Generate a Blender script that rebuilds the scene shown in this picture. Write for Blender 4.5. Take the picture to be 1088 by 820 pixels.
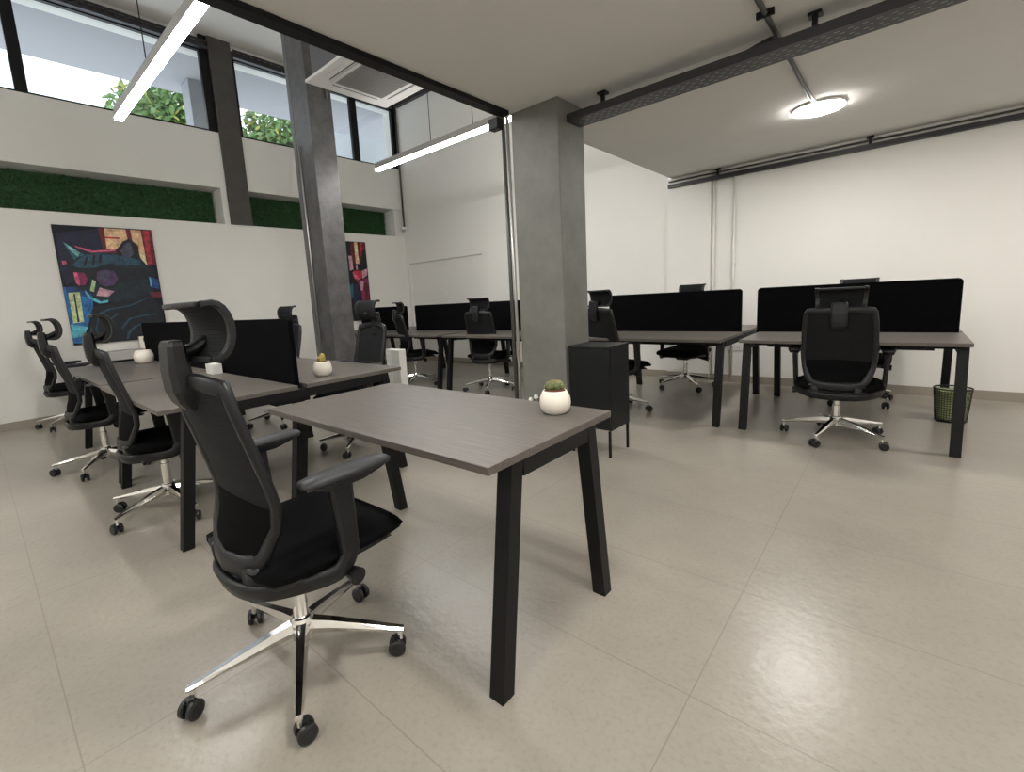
import bpy, bmesh, math, random
from mathutils import Vector, Matrix
random.seed(7)
for o in list(bpy.data.objects): bpy.data.objects.remove(o)
S = bpy.context.scene
C = S.collection

# ------------------------------------------------------------ camera, world, exposure, lights
FPX, PCX, PCY = 490.53, 520.2, 390.07
def cam_axes(yaw, pitch, roll):
    f = Vector((math.sin(yaw)*math.cos(pitch), math.cos(yaw)*math.cos(pitch), math.sin(pitch)))
    r = Vector((math.cos(yaw), -math.sin(yaw), 0)); u = r.cross(f)
    r2 = r*math.cos(roll)+u*math.sin(roll); u2 = r2.cross(f)
    return r2, u2, f
cr, cu, cf = cam_axes(*[math.radians(a) for a in (-42.009, -8.559, -3.347)])
cd = bpy.data.cameras.new('camera'); cam = bpy.data.objects.new('camera', cd); C.objects.link(cam)
M4 = Matrix((cr, cu, -cf)).transposed().to_4x4(); M4.translation = Vector((0, 0, 1.205)); cam.matrix_world = M4
cd.sensor_width = 36; cd.lens = FPX/1088*36; cd.shift_x = (544-PCX)/1088; cd.shift_y = -(410-PCY)/1088; cd.clip_start = .02
S.camera = cam
S.view_settings.view_transform = 'Standard'; S.view_settings.look = 'None'
S.view_settings.gamma = 1; S.view_settings.use_curve_mapping = False
S.view_settings.exposure = 0.58
w = bpy.data.worlds.new('sky'); S.world = w; w.use_nodes = True
wn = w.node_tree.nodes; wn['Background'].inputs[0].default_value = (.86, .93, 1, 1); wn['Background'].inputs[1].default_value = 1.7
DISC = 72.0      # emission of the round lamps
TUBE = 58.0      # emission of the linear lamps

# ------------------------------------------------------------ materials
def mat(name, col, rough=.6, metal=0, emit=None, es=0, spec=None, bump=0, bscale=40, var=0, vscale=5, alpha=None):
    m = bpy.data.materials.new(name); m.use_nodes = True; nt = m.node_tree; b = nt.nodes['Principled BSDF']
    b.inputs['Base Color'].default_value = (*col, 1); b.inputs['Roughness'].default_value = rough; b.inputs['Metallic'].default_value = metal
    if spec is not None: b.inputs['Specular IOR Level'].default_value = spec
    if emit: b.inputs['Emission Color'].default_value = (*emit, 1); b.inputs['Emission Strength'].default_value = es
    if alpha is not None: b.inputs['Alpha'].default_value = alpha
    if var or bump:
        tc = nt.nodes.new('ShaderNodeTexCoord')
        if var:
            n = nt.nodes.new('ShaderNodeTexNoise'); n.inputs['Scale'].default_value = vscale; n.inputs['Detail'].default_value = 6; n.inputs['Roughness'].default_value = .65
            nt.links.new(tc.outputs['Object'], n.inputs[0])
            r = nt.nodes.new('ShaderNodeValToRGB'); r.color_ramp.elements[0].position = .3; r.color_ramp.elements[1].position = .7
            r.color_ramp.elements[0].color = (*[c*(1-var) for c in col], 1); r.color_ramp.elements[1].color = (*[min(1, c*(1+var)) for c in col], 1)
            nt.links.new(n.outputs[0], r.inputs[0]); nt.links.new(r.outputs[0], b.inputs['Base Color'])
        if bump:
            n2 = nt.nodes.new('ShaderNodeTexNoise'); n2.inputs['Scale'].default_value = bscale; n2.inputs['Detail'].default_value = 4
            nt.links.new(tc.outputs['Object'], n2.inputs[0])
            bp = nt.nodes.new('ShaderNodeBump'); bp.inputs['Strength'].default_value = bump; bp.inputs['Distance'].default_value = .01
            nt.links.new(n2.outputs[0], bp.inputs['Height']); nt.links.new(bp.outputs[0], b.inputs['Normal'])
    return m
def s2l(*c): return tuple(((x/255+.055)/1.055)**2.4 if x > 10 else x/255/12.92 for x in c)

WALL = mat('white_paint', (.77, .755, .715), .75, bump=.05, bscale=12, var=.015, vscale=1.5)
WALLB = mat('white_paint_upper', (.74, .73, .70), .8)
CEIL = mat('ceiling_paint', (.68, .67, .64), .85, var=.02, vscale=1)
CEILH = mat('high_ceiling_paint', (.80, .79, .77), .85)
BASEB = mat('grey_skirting', s2l(150, 142, 130), .5)
CONC = mat('polished_concrete', s2l(110, 110, 104), .55, var=.16, vscale=5, bump=.15, bscale=9)
CONCD = mat('dark_raw_concrete', s2l(76, 75, 75), .42, var=.38, vscale=7, bump=.3, bscale=12)
PILL = mat('brown_grey_concrete', s2l(72, 69, 66), .6, var=.12, vscale=5)
BLKM = mat('black_metal', (.0035, .0035, .004), .48, spec=.28)
TRAYM = mat('dark_perforated_steel', (.028, .027, .030), .45, metal=.2)
SLOT = mat('slot_light', (.30, .29, .28), .6)
GREYM = mat('galvanised_conduit', (.50, .49, .47), .35, metal=.7)
DKGREY = mat('dark_conduit', (.10, .098, .095), .4, metal=.5)
WPIPE = mat('white_conduit', (.75, .74, .70), .4)
CHROME = mat('chrome', (.80, .79, .77), .12, metal=1)
FRAME = mat('black_plastic', (.0085, .0092, .0105), .42, spec=.4)
ARMP = mat('soft_arm_pad', (.020, .021, .024), .5)
RUBBER = mat('castor_plastic', (.010, .010, .011), .35)
SEATF = mat('black_seat_fabric', (.0035, .0035, .004), .95, spec=.1, bump=.25, bscale=500)
SCREENF = mat('black_screen_fabric', (.0022, .0022, .003), .95, spec=.08, bump=.2, bscale=300)
CAB = mat('black_cabinet', (.0045, .0055, .0065), .42, spec=.35)
WHITE = mat('white_plastic', (.78, .77, .74), .4)
ACW = mat('ac_panel_plastic', (.40, .39, .375), .5)
ACG = mat('ac_grille', (.13, .125, .12), .6)
ACB = mat('ac_body_steel', (.055, .055, .06), .5)
POT = mat('cream_ceramic', (.80, .75, .66), .5)
SOIL = mat('brown_soil', (.11, .045, .022), .9, bump=.5, bscale=80)
CACT = mat('cactus_green', (.10, .13, .05), .7)
SPINE = mat('straw_spines', (.45, .38, .18), .7)
YELC = mat('mustard_cactus', (.42, .32, .08), .7)
BAG = mat('pale_green_bag', (.38, .43, .22), .5, var=.25, vscale=14)
BINM = mat('black_wire_mesh', (.015, .015, .015), .5)
SOFF = mat('outside_soffit', (.30, .30, .32), .8)
OUTW = mat('outside_wall', (.33, .34, .36), .8)
BARK = mat('bark', (.16, .12, .09), .9)
CABK = mat('cable_black', (.012, .012, .012), .5)
GREYL = mat('pale_grey_laminate', (.42, .41, .39), .5)
DIFF = mat('lamp_diffuser', (.9, .9, .88), .5, emit=(1, .97, .93), es=DISC)
TUBD = mat('tube_diffuser', (.9, .9, .88), .5, emit=(1, .98, .94), es=TUBE)
ALU = mat('aluminium_profile', (.30, .29, .28), .5)

def mesh_fabric():
    m = mat('black_mesh_fabric', (.0065, .007, .008), .75, spec=.25); nt = m.node_tree; b = nt.nodes['Principled BSDF']
    tc = nt.nodes.new('ShaderNodeTexCoord'); mp = nt.nodes.new('ShaderNodeMapping'); mp.inputs['Scale'].default_value = (1, 1, 1)
    wv = nt.nodes.new('ShaderNodeTexWave'); wv.bands_direction = 'Z'; wv.inputs['Scale'].default_value = 60; wv.inputs['Distortion'].default_value = .3
    nt.links.new(tc.outputs['Object'], mp.inputs[0]); nt.links.new(mp.outputs[0], wv.inputs[0])
    bp = nt.nodes.new('ShaderNodeBump'); bp.inputs['Strength'].default_value = .5; bp.inputs['Distance'].default_value = .003
    nt.links.new(wv.outputs[0], bp.inputs['Height']); nt.links.new(bp.outputs[0], b.inputs['Normal'])
    return m
MESH = mesh_fabric()

def wood():
    m = mat('grey_brown_ash_laminate', (.1, .09, .08), .42); nt = m.node_tree; b = nt.nodes['Principled BSDF']
    tc = nt.nodes.new('ShaderNodeTexCoord'); mp = nt.nodes.new('ShaderNodeMapping'); mp.inputs['Scale'].default_value = (1.2, 26, 26)
    n = nt.nodes.new('ShaderNodeTexNoise'); n.inputs['Scale'].default_value = 4; n.inputs['Detail'].default_value = 8; n.inputs['Roughness'].default_value = .7
    r = nt.nodes.new('ShaderNodeValToRGB'); r.color_ramp.elements[0].position = .32; r.color_ramp.elements[1].position = .72
    r.color_ramp.elements[0].color = (.076, .066, .058, 1); r.color_ramp.elements[1].color = (.150, .133, .118, 1)
    nt.links.new(tc.outputs['Object'], mp.inputs[0]); nt.links.new(mp.outputs[0], n.inputs[0]); nt.links.new(n.outputs[0], r.inputs[0]); nt.links.new(r.outputs[0], b.inputs['Base Color'])
    return m
WOOD = wood()

def floor_mat():
    m = mat('stone_tile_floor', (.4, .37, .32), .3); nt = m.node_tree; b = nt.nodes['Principled BSDF']; L = nt.links.new
    tc = nt.nodes.new('ShaderNodeTexCoord')
    n = nt.nodes.new('ShaderNodeTexNoise'); n.inputs['Scale'].default_value = 2.2; n.inputs['Detail'].default_value = 10; n.inputs['Roughness'].default_value = .68
    L(tc.outputs['Object'], n.inputs[0])
    r = nt.nodes.new('ShaderNodeValToRGB'); r.color_ramp.elements[0].position = .3; r.color_ramp.elements[1].position = .7
    r.color_ramp.elements[0].color = (.295, .270, .228, 1); r.color_ramp.elements[1].color = (.355, .325, .276, 1)
    L(n.outputs[0], r.inputs[0])
    # small pits
    v = nt.nodes.new('ShaderNodeTexNoise'); v.inputs['Scale'].default_value = 60; v.inputs['Detail'].default_value = 7
    L(tc.outputs['Object'], v.inputs[0])
    r2 = nt.nodes.new('ShaderNodeValToRGB'); r2.color_ramp.elements[0].position = .28; r2.color_ramp.elements[1].position = .50
    r2.color_ramp.elements[0].color = (.90, .885, .87, 1); r2.color_ramp.elements[1].color = (1, 1, 1, 1)
    L(v.outputs[0], r2.inputs[0])
    mx = nt.nodes.new('ShaderNodeMix'); mx.data_type = 'RGBA'; mx.blend_type = 'MULTIPLY'; mx.inputs[0].default_value = 1
    L(r.outputs[0], mx.inputs[6]); L(r2.outputs[0], mx.inputs[7])
    # joints: tiles 1.2 x 0.615
    sx = nt.nodes.new('ShaderNodeSeparateXYZ'); L(tc.outputs['Object'], sx.inputs[0])
    def joint(sock, off, size):
        a = nt.nodes.new('ShaderNodeMath'); a.operation = 'ADD'; a.inputs[1].default_value = off; L(sock, a.inputs[0])
        p = nt.nodes.new('ShaderNodeMath'); p.operation = 'PINGPONG'; p.inputs[1].default_value = size/2; L(a.outputs[0], p.inputs[0])
        c = nt.nodes.new('ShaderNodeMath'); c.operation = 'LESS_THAN'; c.inputs[1].default_value = .0020; L(p.outputs[0], c.inputs[0]); return c
    ja = joint(sx.outputs[0], .41+24, 1.2); jb = joint(sx.outputs[1], -.03+12.3, .615)
    mm = nt.nodes.new('ShaderNodeMath'); mm.operation = 'MAXIMUM'; L(ja.outputs[0], mm.inputs[0]); L(jb.outputs[0], mm.inputs[1])
    m2 = nt.nodes.new('ShaderNodeMix'); m2.data_type = 'RGBA'; L(mm.outputs[0], m2.inputs[0]); L(mx.outputs[2], m2.inputs[6]); m2.inputs[7].default_value = (.25, .222, .185, 1)
    L(m2.outputs[2], b.inputs['Base Color'])
    rr = nt.nodes.new('ShaderNodeMapRange'); rr.inputs[3].default_value = .27; rr.inputs[4].default_value = .31; L(n.outputs[0], rr.inputs[0]); L(rr.outputs[0], b.inputs['Roughness'])
    nb = nt.nodes.new('ShaderNodeTexNoise'); nb.inputs['Scale'].default_value = 28; nb.inputs['Detail'].default_value = 6; L(tc.outputs['Object'], nb.inputs[0])
    bp = nt.nodes.new('ShaderNodeBump'); bp.inputs['Strength'].default_value = .35; bp.inputs['Distance'].default_value = .004
    L(nb.outputs[0], bp.inputs['Height']); L(bp.outputs[0], b.inputs['Normal'])
    return m
FLOOR = floor_mat()
HEDGE = mat('artificial_hedge_green', (.018, .075, .020), .6, var=.6, vscale=25)
LEAF = mat('leaf_green', (.18, .30, .11), .5, var=.35, vscale=2)
LEAFY = mat('leaf_yellow', (.40, .40, .09), .5)
gm = bpy.data.materials.new('window_glass'); gm.use_nodes = True; gt = gm.node_tree; gt.nodes.remove(gt.nodes['Principled BSDF'])
g1 = gt.nodes.new('ShaderNodeBsdfTransparent'); g1.inputs[0].default_value = (.95, .97, .97, 1); g2 = gt.nodes.new('ShaderNodeBsdfGlossy'); g2.inputs['Roughness'].default_value = .02
g3 = gt.nodes.new('ShaderNodeMixShader'); g3.inputs[0].default_value = .05
gt.links.new(g1.outputs[0], g3.inputs[1]); gt.links.new(g2.outputs[0], g3.inputs[2]); gt.links.new(g3.outputs[0], gt.nodes['Material Output'].inputs[0])
GLASS = gm

# ------------------------------------------------------------ mesh helpers
def obj(name, bm, m, parent=None, smooth=False, bevel=0, label=None):
    me = bpy.data.meshes.new(name); bmesh.ops.recalc_face_normals(bm, faces=bm.faces[:]); bm.to_mesh(me); bm.free()
    for x in (m if isinstance(m, (list, tuple)) else [m]): me.materials.append(x)
    if smooth:
        for p in me.polygons: p.use_smooth = True
    o = bpy.data.objects.new(name, me); C.objects.link(o)
    if parent: o.parent = parent
    if bevel:
        b = o.modifiers.new('bevel', 'BEVEL'); b.width = bevel; b.segments = 2; b.limit_method = 'ANGLE'; b.angle_limit = math.radians(50)
    if label: o['label'] = label
    return o
def tag(o, label, cat, group=None, kind=None):
    o['label'] = label; o['category'] = cat
    if group: o['group'] = group
    if kind: o['kind'] = kind
    return o
def thing(name, label, cat, loc=(0, 0, 0), rz=0, group=None):
    o = bpy.data.objects.new(name, None); o.empty_display_size = .1; C.objects.link(o); o.location = loc; o.rotation_euler = (0, 0, rz)
    return tag(o, label, cat, group)
def struct(name, bm, m, bevel=0, parent=None):
    o = obj(name, bm, m, parent, bevel=bevel)
    if not parent: o['kind'] = 'structure'
    return o
def box(bm, x0, x1, y0, y1, z0, z1, mi=0):
    v = [bm.verts.new((x, y, z)) for x in (x0, x1) for y in (y0, y1) for z in (z0, z1)]
    for f in ((0, 1, 3, 2), (4, 6, 7, 5), (0, 4, 5, 1), (2, 3, 7, 6), (0, 2, 6, 4), (1, 5, 7, 3)):
        bm.faces.new([v[i] for i in f]).material_index = mi
    return bm
def B(*a):
    bm = bmesh.new(); box(bm, *a); return bm
def prism(bm, quads0, quads1, mi=0):
    a = [bm.verts.new(p) for p in quads0]; b = [bm.verts.new(p) for p in quads1]; n = len(a)
    bm.faces.new(a[::-1]).material_index = mi; bm.faces.new(b).material_index = mi
    for i in range(n): bm.faces.new((a[i], a[(i+1) % n], b[(i+1) % n], b[i])).material_index = mi
def tube(bm, pts, r, seg=10, cap=True, mi=0, sx=1, sy=1, up=None):
    pts = [Vector(p) for p in pts]; rs = r if isinstance(r, (list, tuple)) else [r]*len(pts); rings = []; pu = None
    for i, p in enumerate(pts):
        t = (pts[min(i+1, len(pts)-1)]-pts[max(i-1, 0)]).normalized()
        u0 = Vector(up) if up else (pu if pu else (Vector((0, 0, 1)) if abs(t.z) < .9 else Vector((1, 0, 0))))
        a = t.cross(u0).normalized(); b = a.cross(t).normalized(); pu = b
        rings.append([bm.verts.new(p+(a*math.cos(k*2*math.pi/seg)*sx+b*math.sin(k*2*math.pi/seg)*sy)*rs[i]) for k in range(seg)])
    for i in range(len(rings)-1):
        for k in range(seg):
            bm.faces.new((rings[i][k], rings[i][(k+1) % seg], rings[i+1][(k+1) % seg], rings[i+1][k])).material_index = mi
    if cap:
        bm.faces.new(rings[0][::-1]).material_index = mi; bm.faces.new(rings[-1]).material_index = mi
    return bm
def T(pts, r, **k):
    bm = bmesh.new(); tube(bm, pts, r, **k); return bm
def band(bm, pts, w, h, up=(0, 0, 1), closed=False, mi=0):
    """rectangular section swept: w across, h along up"""
    pts = [Vector(p) for p in pts]; n = len(pts); rings = []; ws = w if isinstance(w, list) else [w]*n; hs = h if isinstance(h, list) else [h]*n
    for i, p in enumerate(pts):
        if closed: t = (pts[(i+1) % n]-pts[i-1]).normalized()
        else: t = (pts[min(i+1, n-1)]-pts[max(i-1, 0)]).normalized()
        u = Vector(up); a = t.cross(u).normalized(); u2 = a.cross(t).normalized()
        rings.append([bm.verts.new(p+a*sa*ws[i]/2+u2*sb*hs[i]/2) for sa, sb in ((-1, -1), (1, -1), (1, 1), (-1, 1))])
    m = n if closed else n-1
    for i in range(m):
        q = rings[(i+1) % n]
        for k in range(4): bm.faces.new((rings[i][k], rings[i][(k+1) % 4], q[(k+1) % 4], q[k])).material_index = mi
    if not closed:
        bm.faces.new(rings[0][::-1]).material_index = mi; bm.faces.new(rings[-1]).material_index = mi
    return bm
def lathe(bm, prof, cx=0, cy=0, cz=0, seg=24, mi=0):
    rings = [[bm.verts.new((cx+r*math.cos(2*math.pi*k/seg), cy+r*math.sin(2*math.pi*k/seg), cz+z)) for k in range(seg)] for r, z in prof]
    for i in range(len(rings)-1):
        for k in range(seg): bm.faces.new((rings[i][k], rings[i][(k+1) % seg], rings[i+1][(k+1) % seg], rings[i+1][k])).material_index = mi
    bm.faces.new(rings[0][::-1]).material_index = mi; bm.faces.new(rings[-1]).material_index = mi
    return bm
def smoothpath(pts, n=6):
    P = [Vector(p) for p in pts]; P = [P[0]*2-P[1]]+P+[P[-1]*2-P[-2]]; out = []
    for i in range(1, len(P)-2):
        for k in range(n):
            t = k/n; a, b, c, d = P[i-1], P[i], P[i+1], P[i+2]
            out.append(.5*((2*b)+(c-a)*t+(2*a-5*b+4*c-d)*t*t+(3*b-a-3*c+d)*t**3))
    out.append(P[-2]); return out
def lerp_tab(tab, x):
    for (a, va), (b, vb) in zip(tab, tab[1:]):
        if x <= b: t = max(0, (x-a)/(b-a)); t = t*t*(3-2*t)*.4+t*.6; return va+(vb-va)*t
    return tab[-1][1]

# ------------------------------------------------------------ the room
YB = 6.2; XL = -7.7; XR = 2.6; YF = -3.0; ZS = 2.55; ZC = 5.15; XS = -2.27
struct('floor', B(-8.2, XR, YF, YB+.2, -.1, 0), FLOOR)
struct('ceiling', B(XS, XR, YF, YB, ZS, ZS+.3), CEIL)
struct('ceiling', B(-8.1, XS, YF, YB+.2, ZC, ZC+.15), CEILH)
struct('wall_bounce_added', B(XS, XS+.1, YF, YB, ZS+.3, ZC), WALLB)  # unseen wall added above the slab edge to bounce light in the high space
struct('wall_right', B(XR, XR+.15, YF, YB, 0, ZS), WALL)
struct('wall_front', B(-8.1, XR, YF-.15, YF, 0, ZC), WALL)
# left wall: lower lining, ledge, niche, beam
bm = bmesh.new(); box(bm, XL-.36, XL, YF, YB, 0, 2.53); struct('wall_left_lower', bm, WALL, bevel=.004)
struct('wall_left_niche', B(XL-.5, XL-.36, YF, YB, 0, 3.05), WALLB)
struct('wall_left_beam', B(XL-.5, XL, YF, YB, 3.05, 3.84), WALLB)
struct('wall_left_end', B(XL-.36, XL-.02, 5.98, YB, 2.53, 3.05), WALLB)
# back wall with shallow recess on the left, projecting panel to the right
bm = bmesh.new()
box(bm, -8.1, -7.63, YB, YB+.2, 0, ZC); box(bm, -5.61, -2.33, YB, YB+.2, 0, ZC)
box(bm, -7.63, -5.61, YB, YB+.2, 1.98, ZC); box(bm, -7.63, -5.61, YB+.035, YB+.2, 0, 1.98)
struct('wall_back', bm, WALL)
bm = bmesh.new(); box(bm, -2.33, -1.80, YB-.05, YB+.2, 0, ZS); box(bm, -1.80, -1.56, YB-.02, YB+.2, 0, ZS); box(bm, -1.56, XR, YB-.04, YB+.2, 0, ZS)
struct('wall_back_panel', bm, WALL)
bm = bmesh.new(); box(bm, -5.61, -2.33, YB-.012, YB, 0, .09); box(bm, -7.63, -5.61, YB+.023, YB+.035, 0, .09); box(bm, XL, -7.63, YB-.012, YB, 0, .09)
box(bm, -2.33, -1.80, YB-.062, YB-.05, 0, .09); box(bm, -1.80, -1.56, YB-.032, YB-.02, 0, .09); box(bm, -1.56, XR, YB-.052, YB-.04, 0, .09); struct('baseboard_back', bm, BASEB)
struct('baseboard_left', B(XL, XL+.012, YF, YB-.012, 0, .09), BASEB)
# slab edge trim (black strip)
bm = bmesh.new(); box(bm, XS-.045, XS, YF, 2.86, ZS-.02, ZS+.06); box(bm, XS-.045, XS+.03, YF, 2.86, ZS-.03, ZS-.001); struct('trim_1', bm, BLKM)
# columns
struct('trim_column_concrete', B(-2.27, -1.86, 2.92, 3.27, 0, ZS), CONC, bevel=.006)
struct('trim_column_dark', B(-5.52, -5.15, 2.92, 3.22, 0, ZC), CONCD, bevel=.006)
bm = bmesh.new(); box(bm, XL-.3, XL+.03, 2.88, 3.19, 2.53, ZC); struct('trim_pillar', bm, PILL, bevel=.004)
struct('trim_pillar_edge', B(XL-.3, XL-.01, 2.80, 2.88, 2.53, 3.05), WALLB)

# windows in the clerestory
bays = [(-2.9, -1.0, 1), (-.95, .78, 1), (.85, 2.78, 1), (3.21, 5.20, 1), (5.29, 6.12, 1)]
zb, zt = 3.84, 4.95
for i, (a, b, _) in enumerate(bays):
    wdw = bpy.data.objects.new('window_%d' % (i+1), None); C.objects.link(wdw); wdw.location = (XL-.035, (a+b)/2, zb); wdw['kind'] = 'structure'
    h = (b-a)/2; t = .022
    bm = bmesh.new(); box(bm, -.03, .03, -h, -h+t, 0, zt-zb); box(bm, -.03, .03, h-t, h, 0, zt-zb); box(bm, -.03, .03, -h+t, h-t, 0, t); box(bm, -.03, .03, -h+t, h-t, zt-zb-t, zt-zb)
    obj('window_frame', bm, BLKM, wdw)
    obj('window_pane', B(-.003, .003, -h+t, h-t, t, zt-zb-t), GLASS, wdw)
bm = bmesh.new()
for a, b in ((-1.0, -.95), (.78, .85), (2.78, 2.88), (5.20, 5.29), (6.12, YB)): box(bm, XL-.10, XL-.008, a, b, zb, ZC)
struct('trim_mullions', bm, BLKM)
struct('wall_left_top', B(XL-.3, XL-.05, YF, YB, zt, ZC), WALLB)

# ------------------------------------------------------------ outside
tag(obj('roof_overhang', B(-9.55, XL-.31, -6, 9, 5.0, 5.3), SOFF), 'pale grey canopy soffit seen through the high windows', 'canopy')
tag(obj('outdoor_pillar', B(-9.2, -8.86, 2.95, 3.3, 3.0, 5.0), OUTW, bevel=.01), 'pale concrete pillar outside under the canopy beyond the first window', 'pillar')
tag(obj('neighbour_building', B(-13.6, -10.4, 8.4, 12, 0, 9), OUTW), 'white building wall outside beyond the last high windows', 'building')
def tree(loc, r, n, seed, label, leafm):
    rnd = random.Random(seed); t = thing('tree', label, 'tree', (loc[0], loc[1], 0), group=None)
    bm = bmesh.new(); tube(bm, [(0, 0, 0), (.05, .05, loc[2]*.5), (0, 0, loc[2])], [.16, .12, .06]); 
    for k in range(6):
        a = rnd.uniform(0, 6.28); tube(bm, [(0, 0, loc[2]*.75), (math.cos(a)*r*.6, math.sin(a)*r*.6, loc[2]+rnd.uniform(-.3, .5)*r)], [.05, .015], seg=6)
    obj('trunk', bm, BARK, t)
    bm = bmesh.new()
    for k in range(n):
        d = Vector((rnd.gauss(0, 1), rnd.gauss(0, 1), rnd.gauss(0, .8))).normalized()*r*rnd.uniform(.35, 1.0)
        c = Vector((0, 0, loc[2]))+d; a = Vector((rnd.gauss(0, 1), rnd.gauss(0, 1), rnd.gauss(0, 1))).normalized(); b = a.cross(Vector((rnd.random(), rnd.random(), rnd.random()+.1))).normalized(); s = rnd.uniform(.07, .15)
        vs = [bm.verts.new(c+a*s), bm.verts.new(c+b*s*.45), bm.verts.new(c-a*s), bm.verts.new(c-b*s*.45)]
        f = bm.faces.new(vs); f.material_index = 1 if rnd.random() < .12 else 0
    obj('crown', bm, [leafm, LEAFY], t)
tree((-12.5, 3.7, 5.35), 1.18, 4200, 3, 'leafy green tree seen through the high window left of the brown grey pillar', LEAF)
tree((-12.5, 6.2, 5.3), 1.2, 4200, 5, 'yellow green tree seen through the window between the pillars', LEAF)

# hedge panels in the niche
def hedge(y0, y1, label, seed):
    rnd = random.Random(seed); bm = bmesh.new(); x = XL-.355; box(bm, x, x+.03, y0, y1, 2.54, 3.04)
    for k in range(int((y1-y0)*1500)):
        c = Vector((x+rnd.uniform(.03, .075), rnd.uniform(y0+.01, y1-.01), rnd.uniform(2.55, 3.03)))
        a = Vector((rnd.uniform(.1, .7), rnd.gauss(0, 1), rnd.gauss(0, 1))).normalized(); b = a.cross(Vector((1, .3, .2))).normalized(); s = rnd.uniform(.012, .028)
        bm.faces.new([bm.verts.new(c+a*s), bm.verts.new(c+b*s*.5), bm.verts.new(c-a*s), bm.verts.new(c-b*s*.5)])
    o = obj('hedge_panel', bm, HEDGE); tag(o, label, 'artificial hedge', 'artificial hedge panels in the wall niche'); return o
hedge(YF+.02, 2.78, 'long dark green artificial hedge in the niche above the cat picture', 1)
hedge(3.21, 5.96, 'dark green artificial hedge in the niche right of the brown grey pillar', 2)

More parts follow.
